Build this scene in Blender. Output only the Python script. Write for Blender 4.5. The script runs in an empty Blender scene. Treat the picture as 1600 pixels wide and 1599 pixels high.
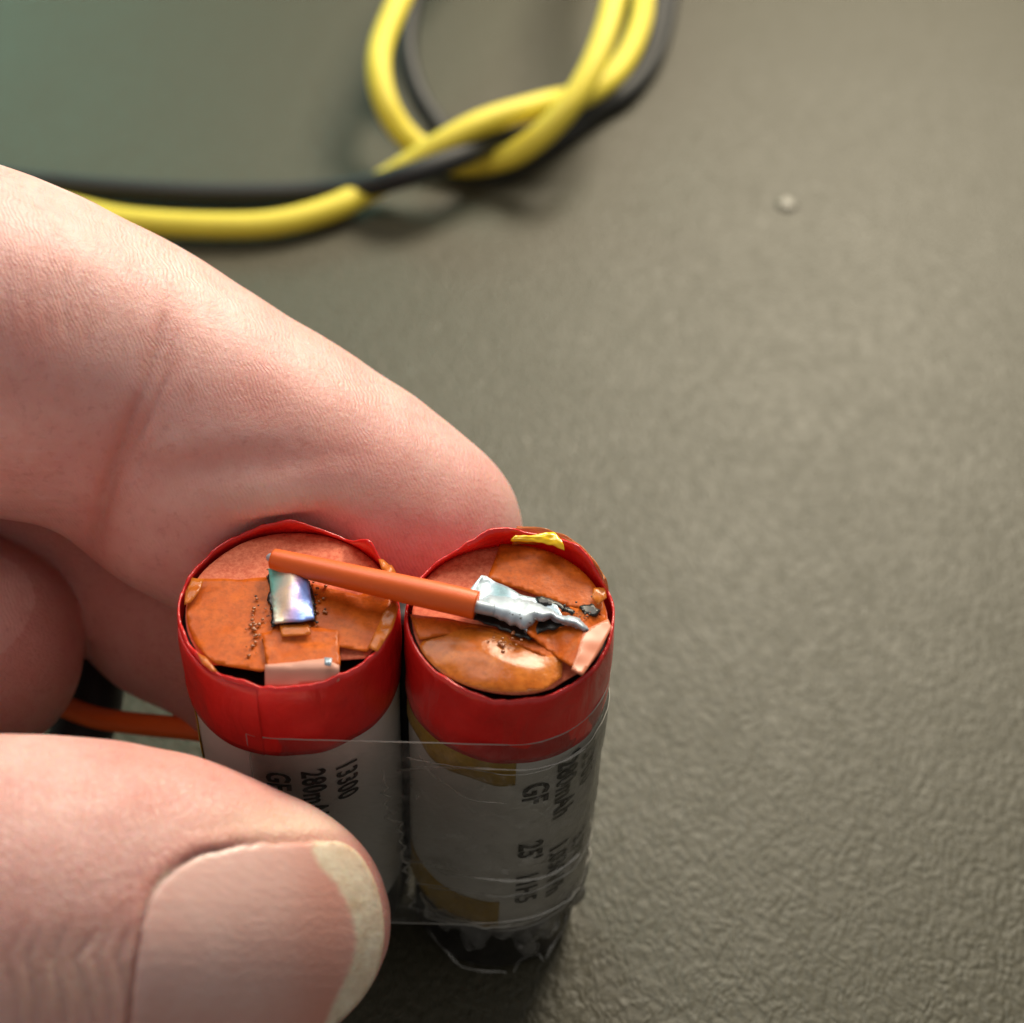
import bpy, bmesh, math, random
import numpy as np
from mathutils import Vector, Matrix, noise
from mathutils.geometry import delaunay_2d_cdt
random.seed(4); np.random.seed(4)
scn = bpy.context.scene
COL = scn.collection
scn.unit_settings.system = 'METRIC'
scn.unit_settings.scale_length = 0.01          # one unit is one centimetre

# ------------------------------------------------------------------ camera
L = 3.4                                         # height of a cell
FPX = 2400.0
PITCH = math.radians(45.0); ROLL = math.radians(3.0)
_R0 = Vector((1, 0, 0)); _U0 = Vector((0, math.sin(PITCH), math.cos(PITCH)))
CF = Vector((0, math.cos(PITCH), -math.sin(PITCH)))
CR = _R0*math.cos(ROLL) + _U0*math.sin(ROLL)
CU = _U0*math.cos(ROLL) - _R0*math.sin(ROLL)
RC = Vector((0.68, 0.0, L))                     # top centre of the right cell
DEP = 9.6
CAM = RC - CF*DEP - CR*((797-800)/FPX*DEP) + CU*((962-800)/FPX*DEP)
cam = bpy.data.cameras.new('camera'); co = bpy.data.objects.new('camera', cam); COL.objects.link(co)
cam.sensor_width = 36; cam.lens = FPX/1600*36; cam.clip_start = 0.1; cam.clip_end = 500
m = Matrix((CR, CU, -CF)).transposed().to_4x4(); m.translation = CAM
co.matrix_world = m
cam.dof.use_dof = True; cam.dof.focus_distance = 9.9; cam.dof.aperture_fstop = 0.29
scn.camera = co

# ------------------------------------------------------------------ light
w = bpy.data.worlds.new('World'); scn.world = w; w.use_nodes = True
w.node_tree.nodes['Background'].inputs[0].default_value = (1.0, 0.97, 0.92, 1)
w.node_tree.nodes['Background'].inputs[1].default_value = 0.29
def area(name, loc, target, size, power, col):
    l = bpy.data.lights.new(name, 'AREA'); l.shape = 'DISK'; l.size = size; l.energy = power; l.color = col
    o = bpy.data.objects.new(name, l); COL.objects.link(o); o.location = loc
    o.rotation_euler = (Vector(target)-Vector(loc)).to_track_quat('-Z', 'Y').to_euler()
    return o
area('desk_lamp', (9, 26, 21), (2, 3, 2), 12, 14000, (1.0, 0.89, 0.69))
area('room_light', (-3, 7.5, 15.5), (-1, 1, 3), 9, 1080, (1.0, 0.95, 0.88))
area('green_fill_light', (-24, 44, 20), (-4, 8, 0), 18, 4600, (0.35, 1.0, 0.78))  # added teal fill that tints the far left of the table
scn.view_settings.view_transform = 'Standard'; scn.view_settings.look = 'None'
scn.view_settings.exposure = 0.0; scn.view_settings.gamma = 1
scn.cycles.use_denoising = True
scn.cycles.max_bounces = 8; scn.cycles.transparent_max_bounces = 12
scn.cycles.sample_clamp_indirect = 4

# ------------------------------------------------------------------ helpers
def at(px, py, z):
    """the point at height z that the photograph shows at this pixel"""
    d = CF + CR*((px-800)/FPX) - CU*((py-800)/FPX)
    t = (z-CAM.z)/d.z
    return CAM + d*t
def atd(px, py, dep):
    return CAM + CF*dep + CR*((px-800)/FPX*dep) - CU*((py-800)/FPX*dep)
def tag(o, label=None, cat=None, group=None, kind=None):
    if label: o['label'] = label
    if cat: o['category'] = cat
    if group: o['group'] = group
    if kind: o['kind'] = kind
    return o
def link(name, me, mats, parent=None, smooth=True):
    o = bpy.data.objects.new(name, me); COL.objects.link(o)
    for mt in (mats if isinstance(mats, (list, tuple)) else [mats]): me.materials.append(mt)
    if smooth: me.polygons.foreach_set('use_smooth', [True]*len(me.polygons))
    if parent:
        o.parent = parent; o.matrix_parent_inverse = ABS[parent.name].inverted() if parent.name in ABS else Matrix()
    return o
ABS = {}
def pymesh(name, v, f):
    me = bpy.data.meshes.new(name); me.from_pydata([tuple(p) for p in v], [], [tuple(q) for q in f]); me.update(); return me
def solid(o, t, off=-1):
    md = o.modifiers.new('solidify', 'SOLIDIFY'); md.thickness = t; md.offset = off; return o
def n3(p, s=1.0, seed=0.0):
    return noise.noise(Vector((p[0]*s+seed, p[1]*s-seed*1.7, p[2]*s+seed*.6)))
def catmull(pts, n=10):
    pts = [Vector(p) for p in pts]; out = []
    P = [pts[0]*2-pts[1]] + pts + [pts[-1]*2-pts[-2]]
    for i in range(1, len(P)-2):
        a, b, c, d = P[i-1:i+3]
        for k in range(n):
            t = k/n
            out.append(.5*((2*b)+(c-a)*t+(2*a-5*b+4*c-d)*t*t+(3*b-a-3*c+d)*t**3))
    out.append(P[-2]); return out
def tube_geo(pts, rad, seg=16, base=0, rough=0.0):
    v, f = [], []; n = len(pts); up = Vector((0, 0, 1)); prev = None
    for i, p in enumerate(pts):
        t = (pts[min(i+1, n-1)]-pts[max(i-1, 0)]).normalized()
        if prev is None: s = t.cross(up).normalized() if abs(t.z) < .95 else t.cross(Vector((1, 0, 0))).normalized()
        else: s = (prev - t*prev.dot(t)).normalized()
        prev = s; q = t.cross(s); r = rad(i/(n-1)) if callable(rad) else rad
        for k in range(seg):
            a = 2*math.pi*k/seg
            rr = r*(1+rough*n3((p.x+math.cos(a), p.y+math.sin(a), p.z), 6))
            v.append(p+s*(math.cos(a)*rr)+q*(math.sin(a)*rr))
    for i in range(n-1):
        for k in range(seg):
            a = base+i*seg+k; b = base+i*seg+(k+1) % seg
            f.append((a, b, b+seg, a+seg))
    f.append(tuple(base+k for k in reversed(range(seg)))); f.append(tuple(base+(n-1)*seg+k for k in range(seg)))
    return v, f
def tube(name, pts, rad, mat, parent=None, seg=18, n=10, rough=0.0):
    v, f = tube_geo(catmull(pts, n), rad, seg, 0, rough)
    return link(name, pymesh(name, v, f), mat, parent)
def inside(p, poly):
    x, y = p; c = False; n = len(poly)
    for i in range(n):
        x1, y1 = poly[i]; x2, y2 = poly[i-1]
        if (y1 > y) != (y2 > y) and x < (x2-x1)*(y-y1)/(y2-y1)+x1: c = not c
    return c
def edist(p, poly, closed=True):
    best = 1e9; n = len(poly)
    for i in range(0 if closed else 1, n):
        ax, ay = poly[i-1]; bx, by = poly[i]; dx, dy = bx-ax, by-ay
        l2 = dx*dx+dy*dy or 1e-9
        t = max(0, min(1, ((p[0]-ax)*dx+(p[1]-ay)*dy)/l2))
        best = min(best, math.hypot(p[0]-ax-dx*t, p[1]-ay-dy*t))
    return best
def sheet_geo(outline, step, jag=0.0):
    pts = []; n = len(outline)
    for i in range(n):
        a = outline[i]; b = outline[(i+1) % n]; k = max(1, int(math.dist(a, b)/step))
        for j in range(k):
            t = j/k; x = a[0]+(b[0]-a[0])*t; y = a[1]+(b[1]-a[1])*t
            x += jag*noise.noise(Vector((x*.13, y*.13, 1))); y += jag*noise.noise(Vector((x*.13, y*.13, 9)))
            pts.append((x, y))
    nb = len(pts); ring = list(pts)
    xs = [p[0] for p in pts]; ys = [p[1] for p in pts]
    y = min(ys)+step*.5; row = 0
    while y < max(ys):
        x = min(xs)+(step*.5 if row % 2 else 0)
        while x < max(xs):
            if inside((x, y), ring) and edist((x, y), ring) > step*.45: pts.append((x, y))
            x += step
        y += step*.87; row += 1
    V, E, F, *_ = delaunay_2d_cdt([Vector(p) for p in pts], [(i, (i+1) % nb) for i in range(nb)], [], 1, 1e-4)
    F = [f for f in F if inside((sum(V[i].x for i in f)/3, sum(V[i].y for i in f)/3), ring)]
    return [(p.x, p.y) for p in V], F, ring
def sheet(name, outline, zf, thick, mat, parent=None, step=7, jag=0.0, wr=0.0, wrs=3.0, seed=0.0, smooth=True):
    """thin sheet whose outline is traced and laid at its own height zf(px, py, edge distance)"""
    P, F, ring = sheet_geo(outline, step, jag)
    v = []
    for p in P:
        e = edist(p, ring)
        z = zf(p[0], p[1], e) if callable(zf) else zf
        q = at(p[0], p[1], z); q = q + Vector((0, 0, wr*(n3(q, wrs, seed)+.5*n3(q, wrs*2.3, seed+4))))
        v.append(q)
    o = link(name, pymesh(name, v, [tuple(reversed(f)) for f in F]), mat, parent, smooth)
    me = o.data
    if sum(pl.normal.z for pl in me.polygons) < 0: me.flip_normals()
    if thick: solid(o, thick)
    return o

# ------------------------------------------------------------------ materials
IRX = at(456, 932, L).x
def mat(name, col=(.5, .5, .5), rough=.5, **kw):
    m_ = bpy.data.materials.new(name); m_.use_nodes = True
    b = m_.node_tree.nodes['Principled BSDF']
    b.inputs['Base Color'].default_value = (*col, 1); b.inputs['Roughness'].default_value = rough
    for k, v in kw.items(): b.inputs[k.replace('_', ' ')].default_value = v
    return m_
class NT:
    def __init__(s, m_): s.t = m_.node_tree; s.b = s.t.nodes.get('Principled BSDF')
    def n(s, typ, **kw):
        x = s.t.nodes.new(typ)
        for k, v in kw.items():
            if k in x.inputs: x.inputs[k].default_value = v
            else: setattr(x, k, v)
        return x
    def l(s, a, b): s.t.links.new(a, b)
    def coord(s, scale=(1, 1, 1), rot=(0, 0, 0)):
        c = s.n('ShaderNodeTexCoord'); mp = s.n('ShaderNodeMapping'); mp.inputs['Scale'].default_value = scale
        mp.inputs['Rotation'].default_value = rot
        s.l(c.outputs['Object'], mp.inputs['Vector']); return mp.outputs[0]
    def noise(s, vec, scale, detail=4, rough=.5, dist=0):
        x = s.n('ShaderNodeTexNoise'); x.inputs['Scale'].default_value = scale; x.inputs['Detail'].default_value = detail
        x.inputs['Roughness'].default_value = rough; x.inputs['Distortion'].default_value = dist
        s.l(vec, x.inputs['Vector']); return x.outputs['Fac']
    def ramp(s, fac, stops):
        r = s.n('ShaderNodeValToRGB'); e = r.color_ramp.elements
        while len(e) < len(stops): e.new(.5)
        for el, (p, c) in zip(e, stops):
            el.position = p; el.color = (*c, 1) if len(c) == 3 else c
        s.l(fac, r.inputs[0]); return r.outputs[0]
    def mix(s, fac, a, b, mode='MIX'):
        x = s.n('ShaderNodeMix'); x.data_type = 'RGBA'; x.blend_type = mode
        for val, ip in ((fac, x.inputs[0]), (a, x.inputs[6]), (b, x.inputs[7])):
            if hasattr(val, 'links'): s.l(val, ip)
            elif isinstance(val, tuple): ip.default_value = (*val, 1)
            else: ip.default_value = val
        return x.outputs[2]
    def math(s, op, a, b=0.0):
        x = s.n('ShaderNodeMath'); x.operation = op
        for val, ip in ((a, x.inputs[0]), (b, x.inputs[1])):
            if hasattr(val, 'links'): s.l(val, ip)
            else: ip.default_value = val
        return x.outputs[0]
    def bump(s, h, strength, dist, prev=None):
        x = s.n('ShaderNodeBump'); x.inputs['Strength'].default_value = strength; x.inputs['Distance'].default_value = dist
        s.l(h, x.inputs['Height'])
        if prev is not None: s.l(prev, x.inputs['Normal'])
        return x.outputs[0]
    def normal(s, o): s.l(o, s.b.inputs['Normal'])
    def base(s, o): s.l(o, s.b.inputs['Base Color'])

def m_table():
    m_ = mat('dark_grained_vinyl', (.07, .065, .05), .5); T = NT(m_)
    v = T.coord()
    wob = T.n('ShaderNodeVectorMath'); wob.operation = 'ADD'
    nz = T.n('ShaderNodeTexNoise'); nz.inputs['Scale'].default_value = 3.2; T.l(v, nz.inputs['Vector'])
    sc = T.n('ShaderNodeVectorMath'); sc.operation = 'SCALE'; sc.inputs['Scale'].default_value = .22
    T.l(nz.outputs['Color'], sc.inputs[0]); T.l(v, wob.inputs[0]); T.l(sc.outputs[0], wob.inputs[1])
    mp = T.n('ShaderNodeMapping'); mp.inputs['Scale'].default_value = (1.25, .75, 1); mp.inputs['Rotation'].default_value = (0, 0, .35)
    T.l(wob.outputs[0], mp.inputs['Vector'])
    vo = T.n('ShaderNodeTexVoronoi'); vo.feature = 'SMOOTH_F1'; vo.inputs['Scale'].default_value = 17; vo.inputs['Smoothness'].default_value = .6
    T.l(mp.outputs[0], vo.inputs['Vector'])
    a = T.math('MULTIPLY', vo.outputs['Distance'], -.8)
    a = T.math('ADD', a, T.math('MULTIPLY', T.noise(mp.outputs[0], 13, 3, .6), .8))
    a = T.math('ADD', a, T.math('MULTIPLY', T.noise(v, 45, 2, .5), .22))
    big = T.noise(v, .25, 2)
    T.base(T.mix(T.ramp(T.noise(v, 14, 4, .7), [(.35, (0, 0, 0)), (.65, (1, 1, 1))]), (.040, .036, .020), (.059, .052, .030)))
    T.l(T.math('ADD', T.ramp(T.noise(v, 7, 4, .7), [(.3, (.43,)*3), (.7, (.53,)*3)]), T.math('MULTIPLY', T.noise(v, .9, 4, .7), .12)), T.b.inputs['Roughness'])
    T.normal(T.bump(a, .40, .030))
    T.b.inputs['Specular IOR Level'].default_value = .5
    return m_
def m_skin():
    m_ = mat('skin', (.62, .36, .27), .42); T = NT(m_); b = T.b
    v = T.coord()
    c = T.mix(T.ramp(T.noise(v, 1.6, 5, .6), [(.32, (0, 0, 0)), (.68, (1, 1, 1))]), (.70, .37, .335), (.79, .50, .45))
    c = T.mix(T.ramp(T.noise(v, 7, 4, .65), [(.4, (0, 0, 0)), (.75, (.45,)*3)]), c, (.66, .31, .26))
    at_ = T.n('ShaderNodeAttribute'); at_.attribute_name = 'redness'
    c = T.mix(T.ramp(T.noise(v, 15, 3, .6), [(.55, (0, 0, 0)), (.8, (.5,)*3)]), c, (.50, .22, .19))
    c = T.mix(at_.outputs['Fac'], c, (.56, .17, .125))
    at2 = T.n('ShaderNodeAttribute'); at2.attribute_name = 'pale'
    c = T.mix(at2.outputs['Fac'], c, (.76, .56, .42))
    T.base(c)
    b.inputs['Subsurface Weight'].default_value = .85
    b.inputs['Subsurface Radius'].default_value = (1.0, .34, .18)
    b.inputs['Subsurface Scale'].default_value = .10
    b.inputs['Specular IOR Level'].default_value = .5
    T.l(T.ramp(T.noise(v, 22, 3, .6), [(.3, (.36,)*3), (.7, (.54,)*3)]), b.inputs['Roughness'])
    # papillary ridges run across the finger
    rv = T.coord((1, 1, 1), (0, .25, -.35))
    wv = T.n('ShaderNodeTexWave'); wv.wave_type = 'BANDS'; wv.bands_direction = 'X'
    wv.inputs['Scale'].default_value = 12.5; wv.inputs['Distortion'].default_value = 11.0; wv.inputs['Detail'].default_value = 2.5
    wv.inputs['Detail Scale'].default_value = .55; T.l(rv, wv.inputs['Vector'])
    rid = T.n('ShaderNodeAttribute'); rid.attribute_name = 'ridges'
    h = T.math('MULTIPLY', T.math('MULTIPLY', wv.outputs['Fac'], T.math('MULTIPLY', rid.outputs['Fac'], T.ramp(T.noise(v, 1.8, 3), [(.35, (.12,)*3), (.65, (1,)*3)]))), .33)
    vo = T.n('ShaderNodeTexVoronoi'); vo.feature = 'DISTANCE_TO_EDGE'; vo.inputs['Scale'].default_value = 24
    nz = T.n('ShaderNodeTexNoise'); nz.inputs['Scale'].default_value = 6; T.l(v, nz.inputs['Vector'])
    mv = T.mix(.12, v, nz.outputs['Color']); T.l(mv, vo.inputs['Vector'])
    inv = T.math('SUBTRACT', 1.0, rid.outputs['Fac'])
    h = T.math('ADD', h, T.math('MULTIPLY', T.math('MULTIPLY', T.math('MINIMUM', vo.outputs['Distance'], .12), inv), 4.5))
    h = T.math('ADD', h, T.math('MULTIPLY', T.noise(v, 30, 4, .7), 1.1))
    T.normal(T.bump(h, .55, .011))
    return m_
def m_nail():
    m_ = mat('nail', (.6, .36, .3), .27); T = NT(m_); v = T.coord()
    a = T.n('ShaderNodeAttribute'); a.attribute_name = 'free_edge'
    nz = T.noise(v, 3, 4, .6)
    bt_ = T.n('ShaderNodeAttribute'); bt_.attribute_name = 'bed'
    bed = T.mix(T.ramp(nz, [(.35, (0, 0, 0)), (.65, (1, 1, 1))]), (.68, .40, .35), (.74, .48, .43))
    bed = T.mix(bt_.outputs['Fac'], bed, (.60, .27, .21))
    edge = T.mix(T.ramp(T.noise(v, 9, 4, .7), [(.3, (0, 0, 0)), (.7, (1, 1, 1))]), (.62, .47, .33), (.80, .69, .54))
    T.base(T.mix(a.outputs['Fac'], bed, edge))
    T.b.inputs['Subsurface Weight'].default_value = .5; T.b.inputs['Subsurface Radius'].default_value = (1, .4, .25); T.b.inputs['Subsurface Scale'].default_value = .05
    sv = T.coord((1.2, 9, 9), (0, 0, 0))
    T.normal(T.bump(T.noise(sv, 3, 4, .6), .35, .014))
    return m_
def m_red():
    m_ = mat('red_electrical_tape', (.50, .018, .014), .27, Coat_Weight=.25); T = NT(m_); v = T.coord()
    T.base(T.mix(T.ramp(T.noise(v, 2.5, 4, .6), [(.3, (0, 0, 0)), (.7, (1, 1, 1))]), (.56, .014, .012), (.74, .024, .020)))
    T.b.inputs['Subsurface Weight'].default_value = .25; T.b.inputs['Subsurface Radius'].default_value = (1, .1, .05); T.b.inputs['Subsurface Scale'].default_value = .05
    T.normal(T.bump(T.noise(T.coord((1,1,.45)), 5, 5, .6, 1.0), .55, .05))
    return m_
def m_sleeve():
    m_ = mat('grey_label', (.42, .39, .34), .34); T = NT(m_); v = T.coord()
    T.base(T.mix(T.noise(v, 4, 5, .7), (.64, .625, .585), (.76, .74, .70)))
    T.normal(T.bump(T.noise(v, 5, 3), .15, .02)); return m_
def m_paper():
    m_ = mat('barley_paper', (.62, .2, .11), .75); T = NT(m_); v = T.coord()
    c = T.mix(T.ramp(T.noise(v, 28, 5, .75), [(.36, (0, 0, 0)), (.62, (1, 1, 1))]), (.62, .11, .045), (.84, .24, .12))
    T.base(c); T.normal(T.bump(T.noise(v, 32, 3, .7), .4, .01)); return m_
def m_kapton(name, trans=.25, col1=(.55, .098, .006), col2=(.72, .155, .012), rough=.42, coat=.08):
    m_ = mat(name, (.6, .2, .03), rough); T = NT(m_); v = T.coord()
    c = T.mix(T.ramp(T.noise(v, 5, 6, .65), [(.35, (0, 0, 0)), (.68, (1, 1, 1))]), col1, col2)
    c = T.mix(T.ramp(T.noise(v, 26, 4, .7), [(.45, (0, 0, 0)), (.75, (.7,)*3)]), c, tuple(x*.55 for x in col1))
    T.base(c)
    T.b.inputs['Coat Weight'].default_value = coat; T.b.inputs['Coat Roughness'].default_value = .2; T.b.inputs['Specular IOR Level'].default_value = .14
    T.b.inputs['Transmission Weight'].default_value = 0
    T.b.inputs['Alpha'].default_value = 1-trans
    T.normal(T.bump(T.noise(v, 9, 4, .6), .35, .025)); return m_
def m_metal(name='nickel', col=(.72, .72, .70), rough=.22, irid=False, met=1.0, bs=12):
    m_ = mat(name, col, rough, Metallic=met); T = NT(m_); v = T.coord()
    if irid:
        sx = T.n('ShaderNodeSeparateXYZ'); T.l(v, sx.inputs[0])
        mr = T.math('ADD', T.math('MULTIPLY', T.math('SUBTRACT', sx.outputs[0], IRX), 2.6), T.math('MULTIPLY', T.math('SUBTRACT', T.noise(v, 5, 2, .5, .6), .5), .45))
        c = T.ramp(T.math('ADD', mr, .5), [(.18, (.22, .80, .72)), (.36, (.80, .84, .72)), (.52, (.86, .70, .52)), (.64, (.60, .42, .75)), (.78, (.28, .42, .98))])
        T.base(T.mix(1.0, (.85, .83, .78), c))
    else:
        T.base(T.mix(T.ramp(T.noise(v, 9, 4, .7), [(.4, (0, 0, 0)), (.7, (1, 1, 1))]), tuple(x*.75 for x in col), col))
    T.normal(T.bump(T.noise(v, bs, 4, .6), .3, .02)); return m_
def m_film(name, base=.05, hi=.26, scale=6):
    m_ = bpy.data.materials.new(name); m_.use_nodes = True; T = NT(m_); t = m_.node_tree
    t.nodes.remove(T.b); out = t.nodes['Material Output']; v = T.coord()
    tr = T.n('ShaderNodeBsdfTransparent'); tr.inputs[0].default_value = (.95, .94, .92, 1)
    df = T.n('ShaderNodeBsdfDiffuse'); df.inputs[0].default_value = (.62, .60, .56, 1)
    gl = T.n('ShaderNodeBsdfGlossy'); gl.inputs['Roughness'].default_value = .16
    bmp = T.bump(T.noise(v, 11, 5, .65), .7, .03); T.l(bmp, gl.inputs['Normal'])
    n1 = T.noise(v, scale, 6, .75, .8)
    f = T.ramp(n1, [(.44, (base,)*3), (.57, (base*1.9,)*3), (.70, (hi,)*3)])
    m1 = T.n('ShaderNodeMixShader'); T.l(f, m1.inputs[0]); T.l(tr.outputs[0], m1.inputs[1]); T.l(df.outputs[0], m1.inputs[2])
    fr = T.n('ShaderNodeFresnel'); fr.inputs[0].default_value = 1.4; T.l(bmp, fr.inputs['Normal'])
    m2 = T.n('ShaderNodeMixShader'); T.l(T.math('MULTIPLY', fr.outputs[0], .9), m2.inputs[0]); T.l(m1.outputs[0], m2.inputs[1]); T.l(gl.outputs[0], m2.inputs[2])
    T.l(m2.outputs[0], out.inputs['Surface']); return m_
def m_wire(name, col, rough=.38):
    m_ = mat(name, col, rough); T = NT(m_); v = T.coord()
    T.base(T.mix(T.noise(v, 6, 5, .7), tuple(x*.82 for x in col), col))
    T.normal(T.bump(T.noise(v, 9, 3), .15, .02)); return m_

M = dict(table=m_table(), skin=m_skin(), nail=m_nail(), red=m_red(), sleeve=m_sleeve(), paper=m_paper(),
         kapton=m_kapton('polyimide_tape', .12), kapton_thin=m_kapton('thin_polyimide_tape', .35, (.62, .15, .015), (.84, .27, .035), .20, .34),
         kapton_wrap=m_kapton('polyimide_wrap', .0, (.42, .26, .03), (.52, .33, .05), .3),
         irid=m_metal('tinned_nickel', irid=True, rough=.42, met=.3), solder=m_metal('solder', (.50, .58, .66), .46, met=.35, bs=4), tab=m_metal('nickel', (.42, .52, .60), .42, met=.5),
         pink=mat('pale_paper_strip', (.62, .30, .22), .55), glint=mat('painted_yellow_glint', (1.0, .62, .0), .25, Coat_Weight=.5), rose=mat('amber_over_nickel', (.66, .22, .12), .4), char=mat('burnt_flux', (.012, .010, .008), .35), flux=mat('amber_flux', (.34, .10, .02), .2, Coat_Weight=.6),  # glint: a reflection on the tape painted as yellow base colour
         can=m_metal('dark_can', (.16, .15, .14), .4), black_in=mat('dark_inside', (.008, .007, .007), .6),
         ink=mat('black_ink', (.012, .011, .012), .5), film=m_film('clear_tape', .035, .16, 5), film3=m_film('clear_tape_cloudy', .10, .55, 7), film2=m_film('clear_tape_crumpled', .02, .40, 6),
         ridge=mat('whitened_tape_crease', (.74, .72, .67), .3, Alpha=.30), edge=mat('tape_cut_edge', (.55, .53, .48), .3, Alpha=.4), orange=m_wire('orange_silicone', (.86, .135, .014), .42),
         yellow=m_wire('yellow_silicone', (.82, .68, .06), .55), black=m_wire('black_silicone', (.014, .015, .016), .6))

# ------------------------------------------------------------------ table
def make_table():
    bm = bmesh.new(); bmesh.ops.create_grid(bm, x_segments=60, y_segments=60, size=60)
    for v in bm.verts: v.co.y += 30; v.co.z = 0
    r = bmesh.ops.extrude_face_region(bm, geom=bm.faces[:])
    for e in r['geom']:
        if isinstance(e, bmesh.types.BMVert): e.co.z -= 2.5
    bmesh.ops.recalc_face_normals(bm, faces=bm.faces)
    me = bpy.data.meshes.new('table'); bm.to_mesh(me); bm.free()
    o = link('table', me, M['table'], smooth=False); o['kind'] = 'structure'
make_table()

# ------------------------------------------------------------------ the taped pair of cells
pack = bpy.data.objects.new('battery_pack', None); COL.objects.link(pack)
tag(pack, 'pair of small cylindrical lithium cells with red tape collars bound together by clear tape', 'battery pack')
LC = at(452, 946, L); LC = Vector((LC.x, LC.y, 0)); RCb = Vector((RC.x, RC.y, 0))
pack.location = ((LC+RCb)/2)
bpy.context.view_layer.update(); ABS['battery_pack'] = Matrix.Translation(pack.location)
RL, RR = .675, .643          # radii of the sleeved cells
dd = (RCb-LC).length
def cell(c, r, seed, z_label, label):
    prof = [(0, .03), (r*.80, .03), (r*.90, .05), (r*.955, .12), (r*.965, z_label-.02), (r*.99, z_label-.015), (r, z_label), (r, z_label+.02)]
    k = 22
    for i in range(k): prof.append((r, z_label+.02+(L-.16-z_label)*(i+1)/k))
    prof += [(r-.02, L-.11), (r-.05, L-.10), (r-.09, L-.13), (0, L-.13)]
    v, f, mi = [], [], []; seg = 96
    for rr, z in prof:
        for s in range(seg):
            a = 2*math.pi*s/seg; q = rr
            if rr > .3 and z > z_label: q += .004*n3((math.cos(a)*2+seed, math.sin(a)*2, z*2))
            v.append(c+Vector((q*math.cos(a), q*math.sin(a), z)))
    for i in range(len(prof)-1):
        for s in range(seg):
            f.append((i*seg+s, i*seg+(s+1) % seg, (i+1)*seg+(s+1) % seg, (i+1)*seg+s))
            mi.append(0 if 4 < i < len(prof)-5 else (2 if i >= len(prof)-5 else 1))
    me = pymesh('battery_cell', v, f); o = link('battery_cell', me, [M['sleeve'], M['can'], M['black_in']], pack)
    me.polygons.foreach_set('material_index', mi); o['label'] = label
    return o
cl = cell(LC, RL, 0, .62, 'left cell under the wire, its printed sleeve half hidden by the thumb')
cr = cell(RCb, RR, 5, .72, 'right cell with the solder blob on top and tape crumpled round its foot')

def band(name, c, r, top, bot, parent, mt, a0=0, a1=2*math.pi, lean=None, thick=.014, seg=150, rows=12, seed=0, wr=.012):
    """a strip of tape wound round a cell; top(a), bot(a) are its edge heights"""
    v, f = [], []; closed = abs(a1-a0-2*math.pi) < 1e-6; ns = seg if closed else seg+1
    for j in range(rows+1):
        t = j/rows
        for s in range(ns):
            a = a0+(a1-a0)*s/seg; zt = top(a); z = bot(a)+(zt-bot(a))*t
            ln = lean(a) if lean else .02
            over = max(0, z-(L-.10))/.2
            q = r+wr*n3((math.cos(a)*3+seed, math.sin(a)*3, z*4+seed))-ln*min(1, over)**1.3
            v.append(c+Vector((q*math.cos(a), q*math.sin(a), z)))
    for j in range(rows):
        for s in range(seg):
            b = (s+1) % ns
            f.append((j*ns+s, j*ns+b, (j+1)*ns+b, (j+1)*ns+s))
    o = link(name, pymesh(name, v, f), mt, parent); solid(o, thick, 1); return o
def bumpf(a, c, wd, h):
    d = (a-c+math.pi) % (2*math.pi)-math.pi
    return h*math.exp(-(d/wd)**2)
R_ = math.radians
BT = .62                                          # collar height
def ltop(a): return L+.025+bumpf(a, R_(97), .36, .10)+bumpf(a, R_(42), .24, .15)+bumpf(a, R_(66), .12, -.02)+.022*n3((math.cos(a)*5, math.sin(a)*5, 1))+.012*n3((math.cos(a)*14, math.sin(a)*14, 1))
def rtop(a): return L+.02+bumpf(a, R_(105), .55, .18)+bumpf(a, R_(50), .35, .13)+bumpf(a, R_(-80), .7, -.05)+.016*n3((math.cos(a)*5, math.sin(a)*5, 7))+.010*n3((math.cos(a)*14, math.sin(a)*14, 1))
def lbot(a): return L-BT+.012*math.sin(a*2+1)
def rbot(a): return L-BT-.03+.015*math.sin(a*2)
o = band('red_collar', LC, RL+.006, ltop, lbot, cl, M['red'], lean=lambda a: .03+bumpf(a, R_(70), .7, .07), seed=1)
o = band('red_collar', RCb, RR+.006, rtop, rbot, cr, M['red'], lean=lambda a: .02+bumpf(a, R_(120), .6, .09), seed=3)
# overlap flap of the collar
band('tape_flap', LC, RL+.020, lambda a: L+.005, lambda a: lbot(a)-.008, cl, M['red'], R_(200), R_(262), seed=6, seg=60, thick=.008)
# amber wraps under the collars and round the foot
band('amber_wrap', RCb, RR+.004, lambda a: L-BT+.05, lambda a: L-BT-.27+.02*math.sin(a*9), cr, M['kapton_wrap'], R_(175), R_(278), seed=9, seg=60, thick=.006)
band('amber_wrap', RCb, RR+.004, lambda a: .72+.36, lambda a: .735, cr, M['kapton_wrap'], R_(195), R_(273), seed=10, seg=60, thick=.006)
band('amber_wrap', LC, RL+.004, lambda a: L-BT+.05, lambda a: .9, cl, M['kapton_wrap'], R_(150), R_(206), seed=12, seg=60, thick=.006)

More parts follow.
